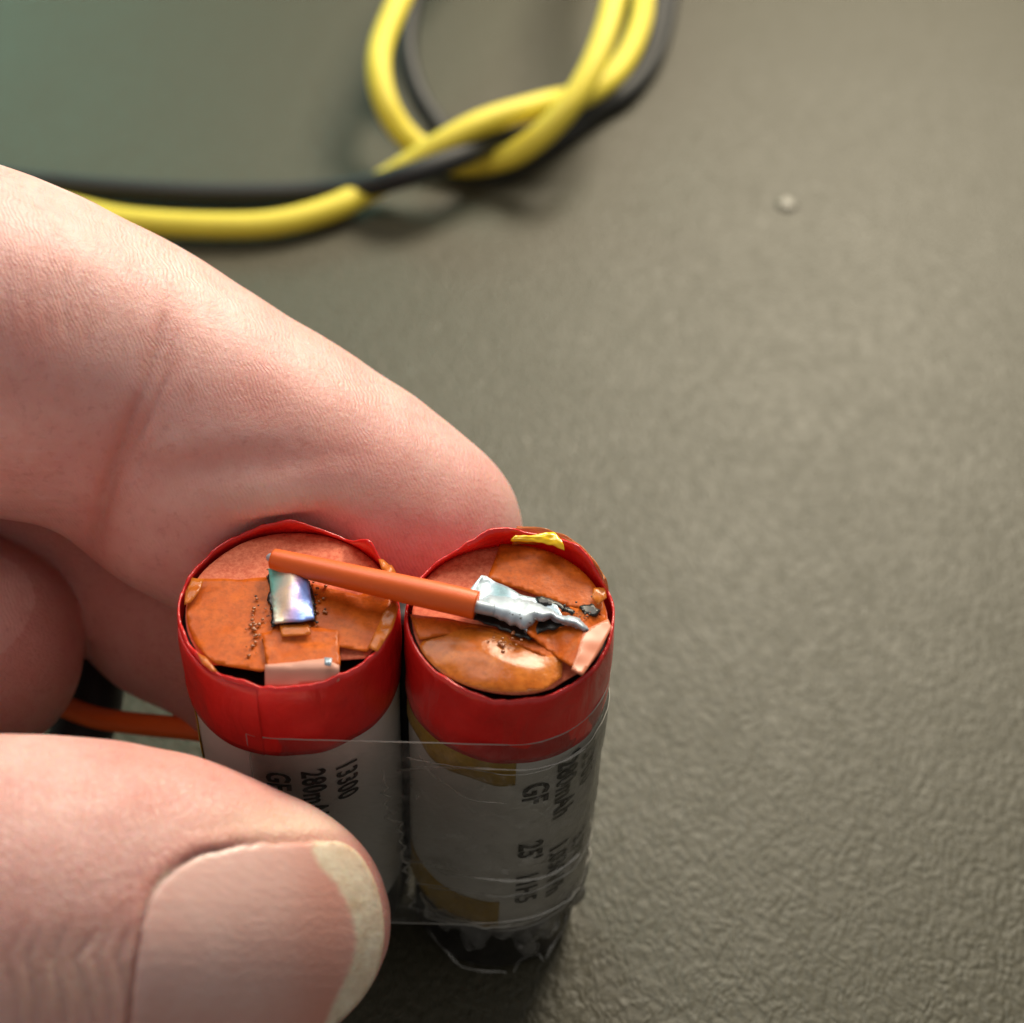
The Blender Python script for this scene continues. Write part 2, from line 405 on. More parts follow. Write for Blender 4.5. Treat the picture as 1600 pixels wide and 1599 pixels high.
# paper discs, cut away at the front where the strips fold over
ZD = L-.015
def disc(name, pts, z, parent, mt, **kw): return sheet(name, pts, z, .005, mt, parent, **kw)
def ell(c, r, a0, a1, n, z):
    out = []
    for i in range(n+1):
        a = R_(a0+(a1-a0)*i/n); p = Vector((c.x+r*math.cos(a), c.y+r*math.sin(a), z))-CAM
        d = p.dot(CF); out.append((800+FPX*p.dot(CR)/d, 800-FPX*p.dot(CU)/d))
    return out
lring = ell(LC, RL-.035, -37, 231, 60, ZD)
disc('paper_disc', lring, ZD, cl, M['paper'], step=8, wr=.008)
rring = ell(RCb, RR-.03, -38, 297, 60, ZD)
disc('paper_disc', rring, ZD, cr, M['paper'], step=8, wr=.008)

# --- left cell top
ZK = ZD+.024
arcL = ell(LC, RL-.045, 168, 234, 20, ZK)
arcR = ell(LC, RL-.045, -34, 18, 20, ZK)
disc('amber_tape', [(308, 903), (372, 906), (432, 900), (500, 915), (560, 930)] + list(reversed([p for p in arcR])) [0:0] + [arcR[-1]] + list(reversed(arcR))[1:] + [(532, 1012), (408, 1050)] + list(reversed(arcL)), lambda x, y, e: ZK+.010*max(0, 1-e/12)*(.5+.5*math.sin(x*.06+y*.05)), cl, M['kapton'], step=7, wr=.012, wrs=4)
disc('tape_lift', [(300, 903), (318, 905), (312, 925), (298, 942), (288, 946), (290, 925)], ZK+.045, cl, M['kapton_thin'], step=5, wr=.014, wrs=9)
disc('tape_lift', [(575, 1012), (598, 960), (618, 935), (624, 950), (612, 985), (590, 1018)], ZK+.035, cl, M['kapton_thin'], step=5, wr=.014, wrs=9)
disc('tape_lift', [(308, 1020), (322, 1028), (340, 1050), (330, 1048), (315, 1036)], ZK+.04, cl, M['kapton_thin'], step=5, wr=.014, wrs=9)
disc('tape_lift', [(590, 872), (612, 885), (622, 900), (610, 905), (596, 890)], ZK+.09, cl, M['kapton_thin'], step=5, wr=.04, wrs=9)
# strip that runs forward over the edge
disc('amber_strip', [(408, 990), (440, 982), (500, 980), (528, 986), (532, 1040), (480, 1040), (418, 1046)], ZK+.03, cl, M['kapton'], step=6, wr=.018, wrs=5, jag=2)
disc('amber_patch', [(437, 978), (482, 975), (486, 992), (440, 996)], ZK+.05, cl, M['kapton_thin'], step=5, wr=.01)
sheet('strip_end', [(414, 1040), (470, 1034), (508, 1030), (530, 1040), (530, 1064), (512, 1068), (470, 1072), (414, 1077)], lambda x, y, e: ZK+.045-max(0, (y-1045))*.0028, .012, M['pink'], cl, step=6, wr=.012, wrs=5)
disc('bent_tab', [(507, 1028), (519, 1030), (517, 1042), (507, 1040)], ZK+.085, cl, M['tab'], step=5, wr=.02)
disc('can_scrap', [(540, 1052), (560, 1042), (578, 1034), (580, 1042), (548, 1060)], ZK-.06, cl, M['tab'], step=5, wr=.02)
disc('can_scrap', [(380, 1066), (400, 1070), (410, 1078), (392, 1076)], ZK-.05, cl, M['tab'], step=5, wr=.02)
# nickel tab with heat colours
sheet('nickel_tab', [(419, 888), (436, 886), (482, 908), (491, 966), (470, 970), (429, 975), (424, 930)], lambda x, y, e: ZK+.06+.045*math.cos((x-455)*.075)*math.sin((y-880)*.033)+.0004*(x-419), .014, M['irid'], cl, step=5, wr=.02, wrs=4, seed=2)
sheet('burnt_rim', [(418, 902), (424, 892), (484, 908), (493, 940), (494, 970), (470, 973), (426, 978), (421, 940)], ZK+.022, .008, M['char'], cl, step=5, wr=.01, jag=5)
def beads(name, n, fn, parent, mt, rmin, rmax, z):
    v, f = [], []
    for i in range(n):
        px, py = fn(); c = at(px, py, z); r = random.uniform(rmin, rmax)
        bm = bmesh.new(); bmesh.ops.create_icosphere(bm, subdivisions=2, radius=r)
        b0 = len(v)
        for q in bm.verts: v.append(c+Vector((q.co.x*random.uniform(.95, 1.25), q.co.y, q.co.z*.6)))
        for q in bm.faces: f.append(tuple(b0+x.index for x in q.verts))
        bm.free()
    o = link(name, pymesh(name, v, f), mt, parent); o['kind'] = 'stuff'; return o
def around(cx, cy, rx, ry):
    def g():
        a = random.uniform(0, 6.283); k = random.uniform(.75, 1.3)
        return cx+rx*k*math.cos(a), cy+ry*k*math.sin(a)
    return g
beads('flux_residue', 46, around(452, 938, 48, 48), cl, M['flux'], .004, .013, ZK+.012)
beads('flux_residue', 22, lambda: (random.gauss(397, 7), random.gauss(990, 18)), cl, M['flux'], .005, .014, ZK+.012)
beads('soot', 26, around(458, 932, 45, 46), cl, M['char'], .004, .011, ZK+.02)

# --- right cell top
arc = ell(RCb, RR-.04, -12, 92, 26, ZK)
disc('amber_tape', [(782, 850), (765, 895), (762, 905), (850, 935), (925, 960)] + [(938, 958)] + arc, lambda x, y, e: ZK+.006, cr, M['kapton'], step=7, wr=.010, wrs=4)
# lifted fold of amber tape leaning on the back of the collar
def fold(name, pts_lo, pts_hi, z0, z1, mt, parent):
    v, f = [], []; n = 12
    lo = catmull([at(x, y, z0) for x, y in pts_lo], 8); hi = catmull([at(x, y, z1) for x, y in pts_hi], 8)
    k = min(len(lo), len(hi))
    for j in range(n+1):
        t = j/n
        for i in range(k):
            p = lo[i].lerp(hi[i], t)+Vector((0, 0, .012*n3((i*.3, j*.4, z0*3))+.02*math.sin(t*3.14)))
            v.append(p)
    for j in range(n):
        for i in range(k-1): f.append((j*k+i, j*k+i+1, (j+1)*k+i+1, (j+1)*k+i))
    o = link(name, pymesh(name, v, f), mt, parent); solid(o, .008); return o
fold('tape_fold', [(800, 852), (850, 852), (890, 868), (925, 895), (950, 928)], [(808, 822), (850, 826), (890, 842), (925, 872), (945, 905)], ZK+.01, L+.12, M['kapton_thin'], cr)
fold('painted_tape_glint', [(798, 846), (828, 848), (856, 851), (882, 860)], [(808, 838), (835, 837), (860, 832), (872, 837)], ZK+.13, L+.15, M['glint'], cr)  # yellow reflection on the amber tape, put in as a bright yellow fold
# bulging amber bubble at the front
fr = ell(RCb, RR-.02, 212, 292, 26, ZK)
def bub(x, y, e):
    return ZK+.012+.05*(1-math.exp(-e/26.))*math.exp(-((x-770)/95.)**2)
disc('amber_bubble', [(655, 1010), (668, 985), (700, 978), (760, 985), (815, 1000), (880, 1030), (878, 1058)] + list(reversed(fr)), bub, cr, M['kapton_thin'], step=6, wr=.02, wrs=2.6)
disc('amber_tape', [(640, 960), (700, 968), (800, 985), (880, 1020), (872, 1036), (800, 1004), (700, 992), (655, 1000)], ZK+.022, cr, M['kapton'], step=6, wr=.015)
# strip folded down at the front right
disc('amber_strip', [(838, 950), (905, 950), (952, 970), (948, 985), (912, 1052), (890, 1040), (845, 1010), (820, 985)], lambda x, y, e: ZK+.045+.03*math.sin(x*.07+y*.02), cr, M['kapton'], step=6, wr=.03, wrs=5, jag=2)
sheet('strip_end', [(912, 985), (950, 968), (956, 980), (940, 1012), (910, 1056), (893, 1046), (903, 1020)], lambda x, y, e: ZK+.085-.0006*(x-900), .012, M['rose'], cr, step=5, wr=.02, wrs=4)
disc('tape_lift', [(928, 920), (945, 918), (948, 935), (935, 945), (924, 936)], ZK+.05, cr, M['kapton_thin'], step=4, wr=.02, wrs=9)
# nickel tab and solder
sheet('nickel_tab', [(733, 924), (752, 900), (760, 901), (812, 928), (870, 945), (880, 962), (800, 952), (745, 946)], lambda x, y, e: ZK+.075+.02*math.sin(x*.08), .014, M['tab'], cr, step=5, wr=.02, wrs=5)
def blob(x, y, e): return ZK+.085+.075*(1-math.exp(-e/11.))
sheet('solder', [(744, 940), (762, 930), (800, 932), (835, 942), (860, 950), (880, 962), (905, 966), (920, 984), (912, 986), (880, 974), (862, 966), (850, 972), (838, 970), (822, 986), (800, 978), (770, 964), (746, 958)], blob, .05, M['solder'], cr, step=4, wr=.012, wrs=4, jag=3)
sheet('burnt_rim', [(742, 952), (770, 958), (800, 968), (825, 982), (845, 968), (872, 970), (884, 978), (850, 985), (828, 998), (812, 996), (770, 975), (742, 966)], ZK+.05, .01, M['char'], cr, step=4, wr=.02, jag=4)
sheet('burnt_rim', [(838, 934), (860, 938), (885, 950), (900, 958), (896, 964), (868, 950), (840, 943)], ZK+.06, .01, M['char'], cr, step=4, wr=.02, jag=4)
sheet('burnt_rim', [(905, 948), (925, 944), (938, 955), (930, 964), (914, 960)], ZK+.07, .02, M['char'], cr, step=4, wr=.02, jag=3)
beads('flux_residue', 16, lambda: (random.gauss(785, 16), random.gauss(1000, 9)), cr, M['flux'], .006, .015, ZK+.05)
beads('soot', 14, lambda: (random.uniform(790, 850), random.gauss(966, 7)), cr, M['char'], .003, .007, ZK+.165)
beads('soot', 18, lambda: (random.uniform(870, 930), random.gauss(955, 7)), cr, M['char'], .004, .010, ZK+.08)

# --- wires of the pack, with a black tube beside the fingers
def shrink(t): return .066+.024*min(1, t*1.6)
lw = tube('link_wire', [at(427, 874, L+.12), at(450, 880, L+.125), at(520, 896, L+.135), at(600, 914, L+.15), at(680, 932, L+.15), at(720, 941, L+.145), at(744, 947, L+.14)], shrink, M['orange'], pack, seg=28)
o = tube('wire_core', [at(736, 946, L+.14), at(752, 950, L+.14), at(770, 954, L+.115)], .040, M['solder'], lw)
o = tube('wire_core', [at(420, 872, L+.10), at(426, 873, L+.12), at(434, 876, L+.12)], lambda t: .022+.03*t, M['solder'], lw)
bl = tube('lead_or_gap_tube', [atd(20, 850, 12.7), atd(62, 905, 12.6), atd(108, 965, 12.5), atd(136, 1020, 12.4), atd(146, 1080, 12.3), atd(130, 1140, 12.2), atd(100, 1200, 12.1)], lambda t: .07+.17*min(1, t*1.8), M['black'], pack, seg=20)  # plain black tube filling the gap beside the fingers
bl['label'] = 'black tube in the dark gap beside the fingers'
lead = tube('lead_or_gap_tube', [atd(40, 1075, 12.2), atd(90, 1100, 12.0), atd(150, 1122, 11.8), atd(220, 1132, 11.6), atd(300, 1140, 11.4), atd(360, 1150, 11.3)], .085, M['orange'], pack, seg=20)

# --- printing on the sleeves
def text_mesh(body, size):
    cu = bpy.data.curves.new('t', 'FONT'); cu.body = body; cu.size = size; cu.offset = size*.03; cu.space_character = 1.06; cu.resolution_u = 3
    t = bpy.data.objects.new('t', cu); COL.objects.link(t); bpy.context.view_layer.update()
    me = bpy.data.meshes.new_from_object(t.evaluated_get(bpy.context.evaluated_depsgraph_get()))
    bpy.data.objects.remove(t); return me
def printing(c, r, lines, parent, name='printed_lettering'):
    for body, ang, ztop, size in lines:
        v, f = [], []
        me = text_mesh(body, size*.92); bm = bmesh.new(); bm.from_mesh(me)
        bmesh.ops.subdivide_edges(bm, edges=[e for e in bm.edges if e.calc_length() > size*.25], cuts=1)
        bm.verts.index_update()
        for q in bm.verts:
            a = R_(ang)+q.co.y/r; rr = r+.007
            v.append(c+Vector((rr*math.cos(a), rr*math.sin(a), ztop-q.co.x*.74)))
        for q in bm.faces: f.append(tuple(x.index for x in q.verts))
        bm.free()
        link(name, pymesh(name, v, f), M['ink'], parent, smooth=False)
ZT = L-BT
printing(RCb, RR, [('GF', 283, ZT-.30, .27), ("25'", 283, ZT-.98, .26), ('11H5', 283, ZT-1.36, .24), ("'280mAh", 304, ZT-.14, .26), ('1.036Wh', 304, ZT-1.14, .24), ("-", 324, ZT+.0, .26), ("13300", 324, ZT-.18, .26), ('3.7V', 324, ZT-1.25, .24)], cr)
printing(LC, RL, [('GF', 261, ZT-.21, .23), ('280mAh', 280, ZT-.20, .23), ('13300', 299, ZT-.22, .22)], cl)

# --- clear tape
ax = (RCb-LC).normalized(); nrm = Vector((ax.y, -ax.x, 0))            # towards the camera
def wrap_path(a_left, a_right, off, n=60):
    """outline of a strip laid over both cells: left arc, straight bridge, right arc"""
    base = math.atan2(nrm.y, nrm.x); pts = []
    if a_left is not None:
        k = max(2, int(abs(a_left)*14))
        for i in range(k+1):
            a = base-a_left*(1-i/k); pts.append(LC+Vector((math.cos(a), math.sin(a), 0))*(RL+off))
        p0, p1 = pts[-1], RCb+Vector((math.cos(base), math.sin(base), 0))*(RR+off)
        for i in range(1, 16): pts.append(p0.lerp(p1, i/16))
    k = int(a_right*26)
    for i in range(k+1):
        a = base+a_right*i/k; pts.append(RCb+Vector((math.cos(a), math.sin(a), 0))*(RR+off))
    return pts
def tape(name, path, ztop, zbot, rows, mt, parent, crinkle=0.0, edges=(True, True), jagl=0.0, foot=None, left_edge=True, er=.006):
    v, f, mi = [], [], []; n = len(path)
    def pos(i, j):
        t = j/rows; p = path[i]; z0, z1 = zbot(i/(n-1)), ztop(i/(n-1)); z = z0+(z1-z0)*t
        q = Vector((p.x, p.y, z))
        if jagl:
            k = max(0, 1-i/4)
            q += (path[1]-path[0]).normalized()*jagl*k*(.55*(abs(((t*17+.8*n3((t*5, 2, 2))) % 1)-.5)*2-.5)+1.5*n3((t*7, i*.1, 3))+.7*n3((t*25, i*.1, 3))) 
        d = (p-(RCb if (p-RCb).length < (p-LC).length else LC)).normalized()
        q += d*(crinkle*(.1+.8*n3(q, 5, 2)+.5*n3(q, 11, 5)))
        if foot: q = foot(q, t, d)
        return q
    for j in range(rows+1):
        for i in range(n): v.append(pos(i, j))
    for j in range(rows):
        for i in range(n-1): f.append((j*n+i, j*n+i+1, (j+1)*n+i+1, (j+1)*n+i)); mi.append(0)
    def rim(pts):
        nonlocal v, f, mi
        tv, tf = tube_geo(pts, er, 6, len(v)); v += tv; f += tf; mi += [1]*len(tf)
    if edges[0]: rim([pos(i, rows) for i in range(n)])
    if edges[1]: rim([pos(i, 0) for i in range(n)])
    if left_edge: rim([pos(0, j) for j in range(rows+1)])
    me = pymesh(name, v, f); o = link(name, me, [mt, M['edge']], parent); me.polygons.foreach_set('material_index', mi); return o
tape('clear_tape', wrap_path(.30, 2.0, .022), lambda s: L-BT+.17, lambda s: .80, 30, M['film'], pack, crinkle=.004, er=.005)
# second torn layer, its saw-cut end standing off in the gap
p2 = wrap_path(None, 1.9, .032); e0 = p2[0]; lead_in = [e0-ax*.62+ax*.62*i/10-nrm*(.10*(1-i/10)) for i in range(10)]
tape('clear_tape', lead_in+p2, lambda s: L-BT-.12-.02*math.sin(s*7), lambda s: 1.18+.05*math.sin(s*5), 70, M['film2'], pack, crinkle=.018, jagl=.07, er=.004, left_edge=False)
tape('clear_tape', lead_in[2:]+p2, lambda s: 1.16+.05*math.sin(s*5), lambda s: .74, 30, M['film'], pack, crinkle=.010, jagl=.06, er=.004, left_edge=False)
def foot(q, t, d):
    k = 1-t
    return q - d*(.20*k*k) + d*(.13*k*(n3(q, 2.6, 8)+.7*n3(q, 6, 3))) + Vector((0, 0, .16*k*n3((q.x*5, q.y*5, 2))))
p3 = wrap_path(None, 2.4, .035); e0 = p3[0]
base = math.atan2(nrm.y, nrm.x)
p3 = [RCb+Vector((math.cos(base-.9+3.3*i/110), math.sin(base-.9+3.3*i/110), 0))*(RR+.035) for i in range(111)]
tape('crumpled_tape_foot', p3, lambda s: .80, lambda s: .10+.08*math.sin(s*23)+.05*math.sin(s*61), 40, M['film3'], pack, crinkle=.055, foot=foot, er=.009)

def oncyl(px, py, c, r):
    """where the sight line through a pixel meets an upright cylinder"""
    d = CF + CR*((px-800)/FPX) - CU*((py-800)/FPX); o = CAM-c
    A = d.x*d.x+d.y*d.y; B = 2*(o.x*d.x+o.y*d.y); C_ = o.x*o.x+o.y*o.y-r*r; D = B*B-4*A*C_
    t = (-B-math.sqrt(D))/(2*A) if D > 0 else -B/(2*A)
    return CAM+d*t
def crease(pts, rad, r=.035, seg=7):
    P_ = catmull([oncyl(x, y, RCb, RR+r) for x, y in pts], 7)
    ph = random.uniform(0, 50)
    v, f = tube_geo(P_, lambda t: rad*(.35+1.1*abs(n3((t*9, ph, 0)))*1.6), seg)
    return link('tape_crease', pymesh('tape_crease', v, f), M['ridge'], pack)
crease([(630, 1345), (660, 1350), (700, 1364), (760, 1374), (810, 1377), (850, 1371), (880, 1356), (905, 1335)], .017, .045)
crease([(655, 1347), (690, 1352), (720, 1360)], .018, .05)
crease([(612, 1206), (660, 1201), (720, 1200), (780, 1203), (830, 1203), (880, 1190), (915, 1170)], .008, .04)
crease([(615, 1415), (650, 1421), (700, 1436), (760, 1443), (830, 1434), (880, 1412), (905, 1388)], .011, .04)
crease([(655, 1180), (675, 1210), (700, 1228), (735, 1250), (790, 1256)], .007, .04)
crease([(665, 1440), (678, 1466), (700, 1490), (722, 1511), (755, 1518), (785, 1519), (800, 1524), (812, 1502), (838, 1490), (850, 1500), (862, 1480), (882, 1448), (898, 1420)], .010, -.03)
# the saw-toothed torn end, standing off in the gap
def torn(x, y):
    d = CF + CR*((x-800)/FPX) - CU*((y-800)/FPX); k = RCb.dot(nrm)+RR*.80
    return CAM+d*((k-CAM.dot(nrm))/d.dot(nrm))
TP = [(598, 1205), (599, 1222), (606, 1232), (597, 1240), (610, 1247), (601, 1256), (606, 1266), (616, 1268), (604, 1278), (616, 1284), (628, 1286), (621, 1296), (630, 1304), (624, 1316), (634, 1324), (626, 1334), (630, 1345), (640, 1352), (630, 1360), (644, 1369), (634, 1378), (646, 1388), (637, 1398), (650, 1407), (640, 1418)]
v, f = tube_geo([torn(x+random.uniform(-2, 2), y) for x, y in TP], lambda t: .008+.016*abs(n3((t*14, 2, 2))), 6)
link('torn_edge', pymesh('torn_edge', v, f), M['ridge'], pack)
# black tube added behind the cells so the gap between them stays dark
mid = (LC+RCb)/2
tube('lead_or_gap_tube', [mid+Vector((.0, .30, L-.35)), mid+Vector((.0, .26, L-.9)), mid+Vector((.02, .25, 1.6)), mid+Vector((0, .26, .8)), mid+Vector((-.05, .35, .16)), mid+Vector((-.6, 1.0, .15))], .13, M['black'], pack)['label'] = 'black tube added to keep the gap between the cells dark'

# ------------------------------------------------------------------ hand
def V3(px, py, d): return np.array(atd(px, py, d), dtype=np.float64)
nF = np.array(CF)
def rc(p, a, b, ra, rb, flat=1.0):
    ab = b-a; ap = p-a
    if flat != 1.0:
        k = 1/flat-1
        ap = ap + k*(ap@nF)[:, None]*nF; ab = ab + k*(ab@nF)*nF
    t = np.clip((ap@ab)/(ab@ab), 0, 1)
    return np.linalg.norm(ap-t[:, None]*ab, axis=1)-(ra+(rb-ra)*t)
def smin(a, b, k):
    h = np.maximum(k-np.abs(a-b), 0)/k
    return np.minimum(a, b)-h*h*k*.25
def chain(p, pts, k=.25, flat=1.0):
    d = None
    for (a, ra), (b, rb) in zip(pts[:-1], pts[1:]):
        e = rc(p, a, b, ra, rb, flat); d = e if d is None else smin(d, e, k)
    return d
def pr(r, d): return r*d/FPX
IDX = [(V3(-520, 330, 9.5), 1.15), (V3(-20, 535, 10.3), pr(238, 10.3)), (V3(95, 572, 10.5), pr(220, 10.5)), (V3(222, 614, 10.7), pr(197, 10.7)), (V3(350, 692, 10.8), pr(194, 10.8)), (V3(470, 760, 10.9), pr(192, 10.9)), (V3(600, 812, 11.0), pr(160, 11.0)), (V3(683, 838, 11.0), pr(132, 11.0))]
PAD = [(V3(300, 750, 10.7), pr(188, 10.7)), (V3(430, 830, 10.85), pr(175, 10.85))]
MID = [(V3(-420, 520, 11.3), .95), (V3(100, 790, 12.2), pr(150, 12.2)), (V3(285, 940, 11.95), pr(152, 11.95)), (V3(430, 1045, 11.55), pr(140, 11.55)), (V3(600, 1180, 11.7), pr(125, 11.7))]
RIN = [(V3(-420, 800, 11.0), .8), (V3(-160, 950, 11.2), pr(150, 11.2)), (V3(-30, 1005, 11.2), pr(140, 11.2)), (V3(-26, 1040, 11.15), pr(137, 11.15))]
THU = [(V3(-480, 1480, 8.2), 1.15), (V3(-20, 1458, 8.6), pr(286, 8.6)), (V3(180, 1458, 8.8), pr(268, 8.8)), (V3(300, 1450, 9.0), pr(226, 9.0)), (V3(436, 1442, 9.15), pr(176, 9.15))]
PALM = [(V3(-1300, 300, 9.2), 1.5), (V3(-1500, 900, 9.6), 2.0), (V3(-1200, 1350, 9.2), 1.5)]
def sdf(p):
    di = smin(chain(p, IDX, .4), chain(p, PAD), .3)
    dm = chain(p, MID); dr = chain(p, RIN, .3); dt = chain(p, THU, .35, .84)
    d = smin(smin(smin(di, dm, .02), dr, .02), dt, .05)
    pl = np.minimum(chain(p, PALM, 1.0), 9)
    for a, ra in (IDX[0], MID[0], RIN[0], THU[0]):
        b = V3(-1350, 700, 9.4); pl = smin(pl, rc(p, a, b, ra, 1.7), .6)
    d = smin(d, pl, .5)
    for c, r in ((LC, RL+.065), (RCb, RR+.06)):           # flesh gives way against the cells
        q = np.maximum(np.hypot(p[:, 0]-c.x, p[:, 1]-c.y)-r, np.maximum(p[:, 2]-(L+.10), -p[:, 2]))
        h = np.maximum(.10-np.abs(d+q), 0)/.10
        d = np.maximum(d, -q)+h*h*.025
    d = np.maximum(d, .12-p[:, 2]*1.0)
    d = np.maximum(d, -7.6-p[:, 0])
    return d
def build_hand():
    h = .052; lo = np.array([-7.8, -5.2, -.05]); hi = np.array([1.9, 4.4, 8.0])
    n = np.ceil((hi-lo)/h).astype(int)+1
    xs = [lo[i]+h*np.arange(n[i]) for i in range(3)]
    G = np.empty(n, dtype=np.float32)
    # coarse pass to skip empty slabs
    for i in range(n[0]):
        Y, Z = np.meshgrid(xs[1], xs[2], indexing='ij')
        P = np.stack([np.full(Y.size, xs[0][i]), Y.ravel(), Z.ravel()], 1)
        G[i] = sdf(P).reshape(n[1], n[2])
    S = G < 0
    # surface nets
    nx, ny, nz = n
    cs = np.zeros((nx-1, ny-1, nz-1), dtype=np.int8)
    for a in (0, 1):
        for b in (0, 1):
            for c in (0, 1): cs += S[a:nx-1+a, b:ny-1+b, c:nz-1+c]
    act = (cs > 0) & (cs < 8)
    idx = -np.ones(act.shape, dtype=np.int64); ii = np.argwhere(act); idx[act] = np.arange(len(ii))
    v = lo+(ii+.5)*h
    faces = []
    for ax_ in range(3):
        o1, o2 = [(1, 2), (2, 0), (0, 1)][ax_]
        sl0 = [slice(None)]*3; sl1 = [slice(None)]*3; sl0[ax_] = slice(0, n[ax_]-1); sl1[ax_] = slice(1, n[ax_])
        ch = S[tuple(sl0)] != S[tuple(sl1)]
        e = np.argwhere(ch); e = e[(e[:, o1] > 0) & (e[:, o2] > 0) & (e[:, o1] < n[o1]-1) & (e[:, o2] < n[o2]-1)]
        sgn = S[e[:, 0], e[:, 1], e[:, 2]]
        def cellidx(d1, d2):
            q = e.copy(); q[:, o1] -= d1; q[:, o2] -= d2; return idx[q[:, 0], q[:, 1], q[:, 2]]
        q = np.stack([cellidx(1, 1), cellidx(0, 1), cellidx(0, 0), cellidx(1, 0)], 1)
        q[~sgn] = q[~sgn][:, ::-1]; faces.append(q)
    F = np.concatenate(faces)
    def grad(p, e=.01):
        g = np.stack([sdf(p+np.eye(3)[k]*e)-sdf(p-np.eye(3)[k]*e) for k in range(3)], 1)/(2*e); return g
    for _ in range(3):
        g = grad(v); dd_ = sdf(v); v = v-np.clip(dd_, -.04, .04)[:, None]*g/np.maximum((g*g).sum(1), .2)[:, None]
    for _ in range(8):
        acc = np.zeros_like(v); cnt = np.zeros(len(v))
        for k in range(4):
            for j in ((k+1) % 4, (k-1) % 4):
                np.add.at(acc, F[:, k], v[F[:, j]]); np.add.at(cnt, F[:, k], 1)
        v = v*.4+.6*acc/np.maximum(cnt, 1)[:, None]
    # split the visible quads once more: every face into four
    def split(v, F):
        E = np.concatenate([F[:, [k, (k+1) % 4]] for k in range(4)]); E.sort(axis=1)
        U, inv = np.unique(E, axis=0, return_inverse=True); inv = inv.reshape(4, -1).T
        nv = len(v); ne = len(U)
        vm = v[U].mean(1); vc = v[F].mean(1); V = np.concatenate([v, vm, vc])
        c = nv+ne+np.arange(len(F)); em = nv+inv
        Q = np.concatenate([np.stack([F[:, k], em[:, k], c, em[:, (k-1) % 4]], 1) for k in range(4)])
        return V, Q
    v, F = split(v, F)
    # the split leaves flat quads: round them off
    for _ in range(3):
        acc = np.zeros_like(v); cnt = np.zeros(len(v))
        for k in range(4):
            for j in ((k+1) % 4, (k-1) % 4):
                np.add.at(acc, F[:, k], v[F[:, j]]); np.add.at(cnt, F[:, k], 1)
        v = v*.4+.6*acc/np.maximum(cnt, 1)[:, None]
    g = grad(v, .06); nrm_ = g/np.maximum(np.linalg.norm(g, axis=1), 1e-6)[:, None]
    return v, F, nrm_
hv, hf, hn = build_hand()
cam_ = np.array(CAM); cr_ = np.array(CR); cu_ = np.array(CU)
rel = hv-cam_; dep = rel@nF; hx = 800+FPX*(rel@cr_)/dep; hy = 800-FPX*(rel@cu_)/dep
facing = -(hn*(rel/np.linalg.norm(rel, axis=1)[:, None])).sum(1)
isth = chain(hv, THU, .35, .84) < np.minimum(np.minimum(chain(hv, RIN), chain(hv, MID)), np.minimum(chain(hv, IDX), chain(hv, PAD)))
isth &= hy > 1125
isidx = smin(chain(hv, IDX), chain(hv, PAD), .3) < np.minimum(chain(hv, MID), chain(hv, THU, .35, .84))
def pd(poly, closed=False, X=None, Y=None):
    X = hx if X is None else X; Y = hy if Y is None else Y
    best = np.full(len(X), 1e9); n = len(poly)
    for i in range(0 if closed else 1, n):
        ax_, ay = poly[i-1]; bx, by = poly[i]; dx, dy = bx-ax_, by-ay; l2 = dx*dx+dy*dy+1e-9
        t = np.clip(((X-ax_)*dx+(Y-ay)*dy)/l2, 0, 1); best = np.minimum(best, np.hypot(X-ax_-dx*t, Y-ay-dy*t))
    return best
def pin(poly):
    c = np.zeros(len(hx), bool); n = len(poly)
    for i in range(n):
        x1, y1 = poly[i]; x2, y2 = poly[i-1]
        k = (y1 > hy) != (y2 > hy)
        c ^= k & (hx < (x2-x1)*(hy-y1)/((y2-y1) if y2 != y1 else 1e-9)+x1)
    return c
disp = np.zeros(len(hv)); red = np.zeros(len(hv)); pale = np.zeros(len(hv))
front = np.clip(facing*3, 0, 1)
def groove(poly, wd, depth, mask, r=0.0, rw=2.2):
    d = pd(poly); k = np.exp(-(d/wd)**2)*front*mask
    for e_ in (poly[0], poly[-1]): k = k*(1-.9*np.exp(-(((hx-e_[0])**2+(hy-e_[1])**2)/(2.6*wd+12)**2)))
    disp[:] -= depth*k; red[:] = np.maximum(red, r*np.exp(-(d/(wd*rw))**2)*mask)
# creases of the forefinger
groove([(262, 470), (250, 540), (228, 610), (205, 660), (180, 720), (165, 770), (150, 822), (135, 880)], 10, .020, isidx, .16, 3.0)
for k in range(6):
    groove([(285+k*9-12*k, 500+k*22), (262-k*9, 560+k*26), (232-k*11, 610+k*30)], 4, .006, isidx, .10, 3)
groove([(215, 650), (195, 700), (175, 750), (158, 800), (148, 850), (140, 900)], 15, .034, isidx, .50, 2.6)
groove([(232, 690), (212, 740), (190, 780), (172, 815)], 6, .012, isidx, .25, 3)
groove([(190, 640), (172, 690), (150, 730), (130, 770)], 6, .008, isidx, .2, 3)
groove([(275, 560), (240, 640), (215, 690), (188, 770)], 5, .010, isidx, .3, 4)
groove([(235, 640), (215, 720), (195, 760)], 4, .008, isidx, .3, 4)
groove([(180, 715), (260, 738), (350, 728), (430, 716), (520, 690)], 30, .038, isidx, .32, 1.6)
groove([(370, 760), (450, 728), (520, 712), (600, 718)], 18, .008, isidx, .2, 2)
for k in range(9):
    y0 = 690+k*15
    groove([(-20, y0+4*math.sin(k*2)), (40, y0+8+3*math.sin(k)), (90, y0+6), (140-6*(k % 3), y0+14+4*math.sin(k*3))], 3.2, .006, isidx, .06, 2)
for k in range(5):
    x0 = 18+k*30
    groove([(x0, 380+k*10), (x0-8, 470), (x0+4, 540+k*8)], 5, .005, isidx, .12, 3)
red[:] = np.maximum(red, isidx*.22*np.exp(-((hx-640)/150)**2-((hy-790)/70)**2))
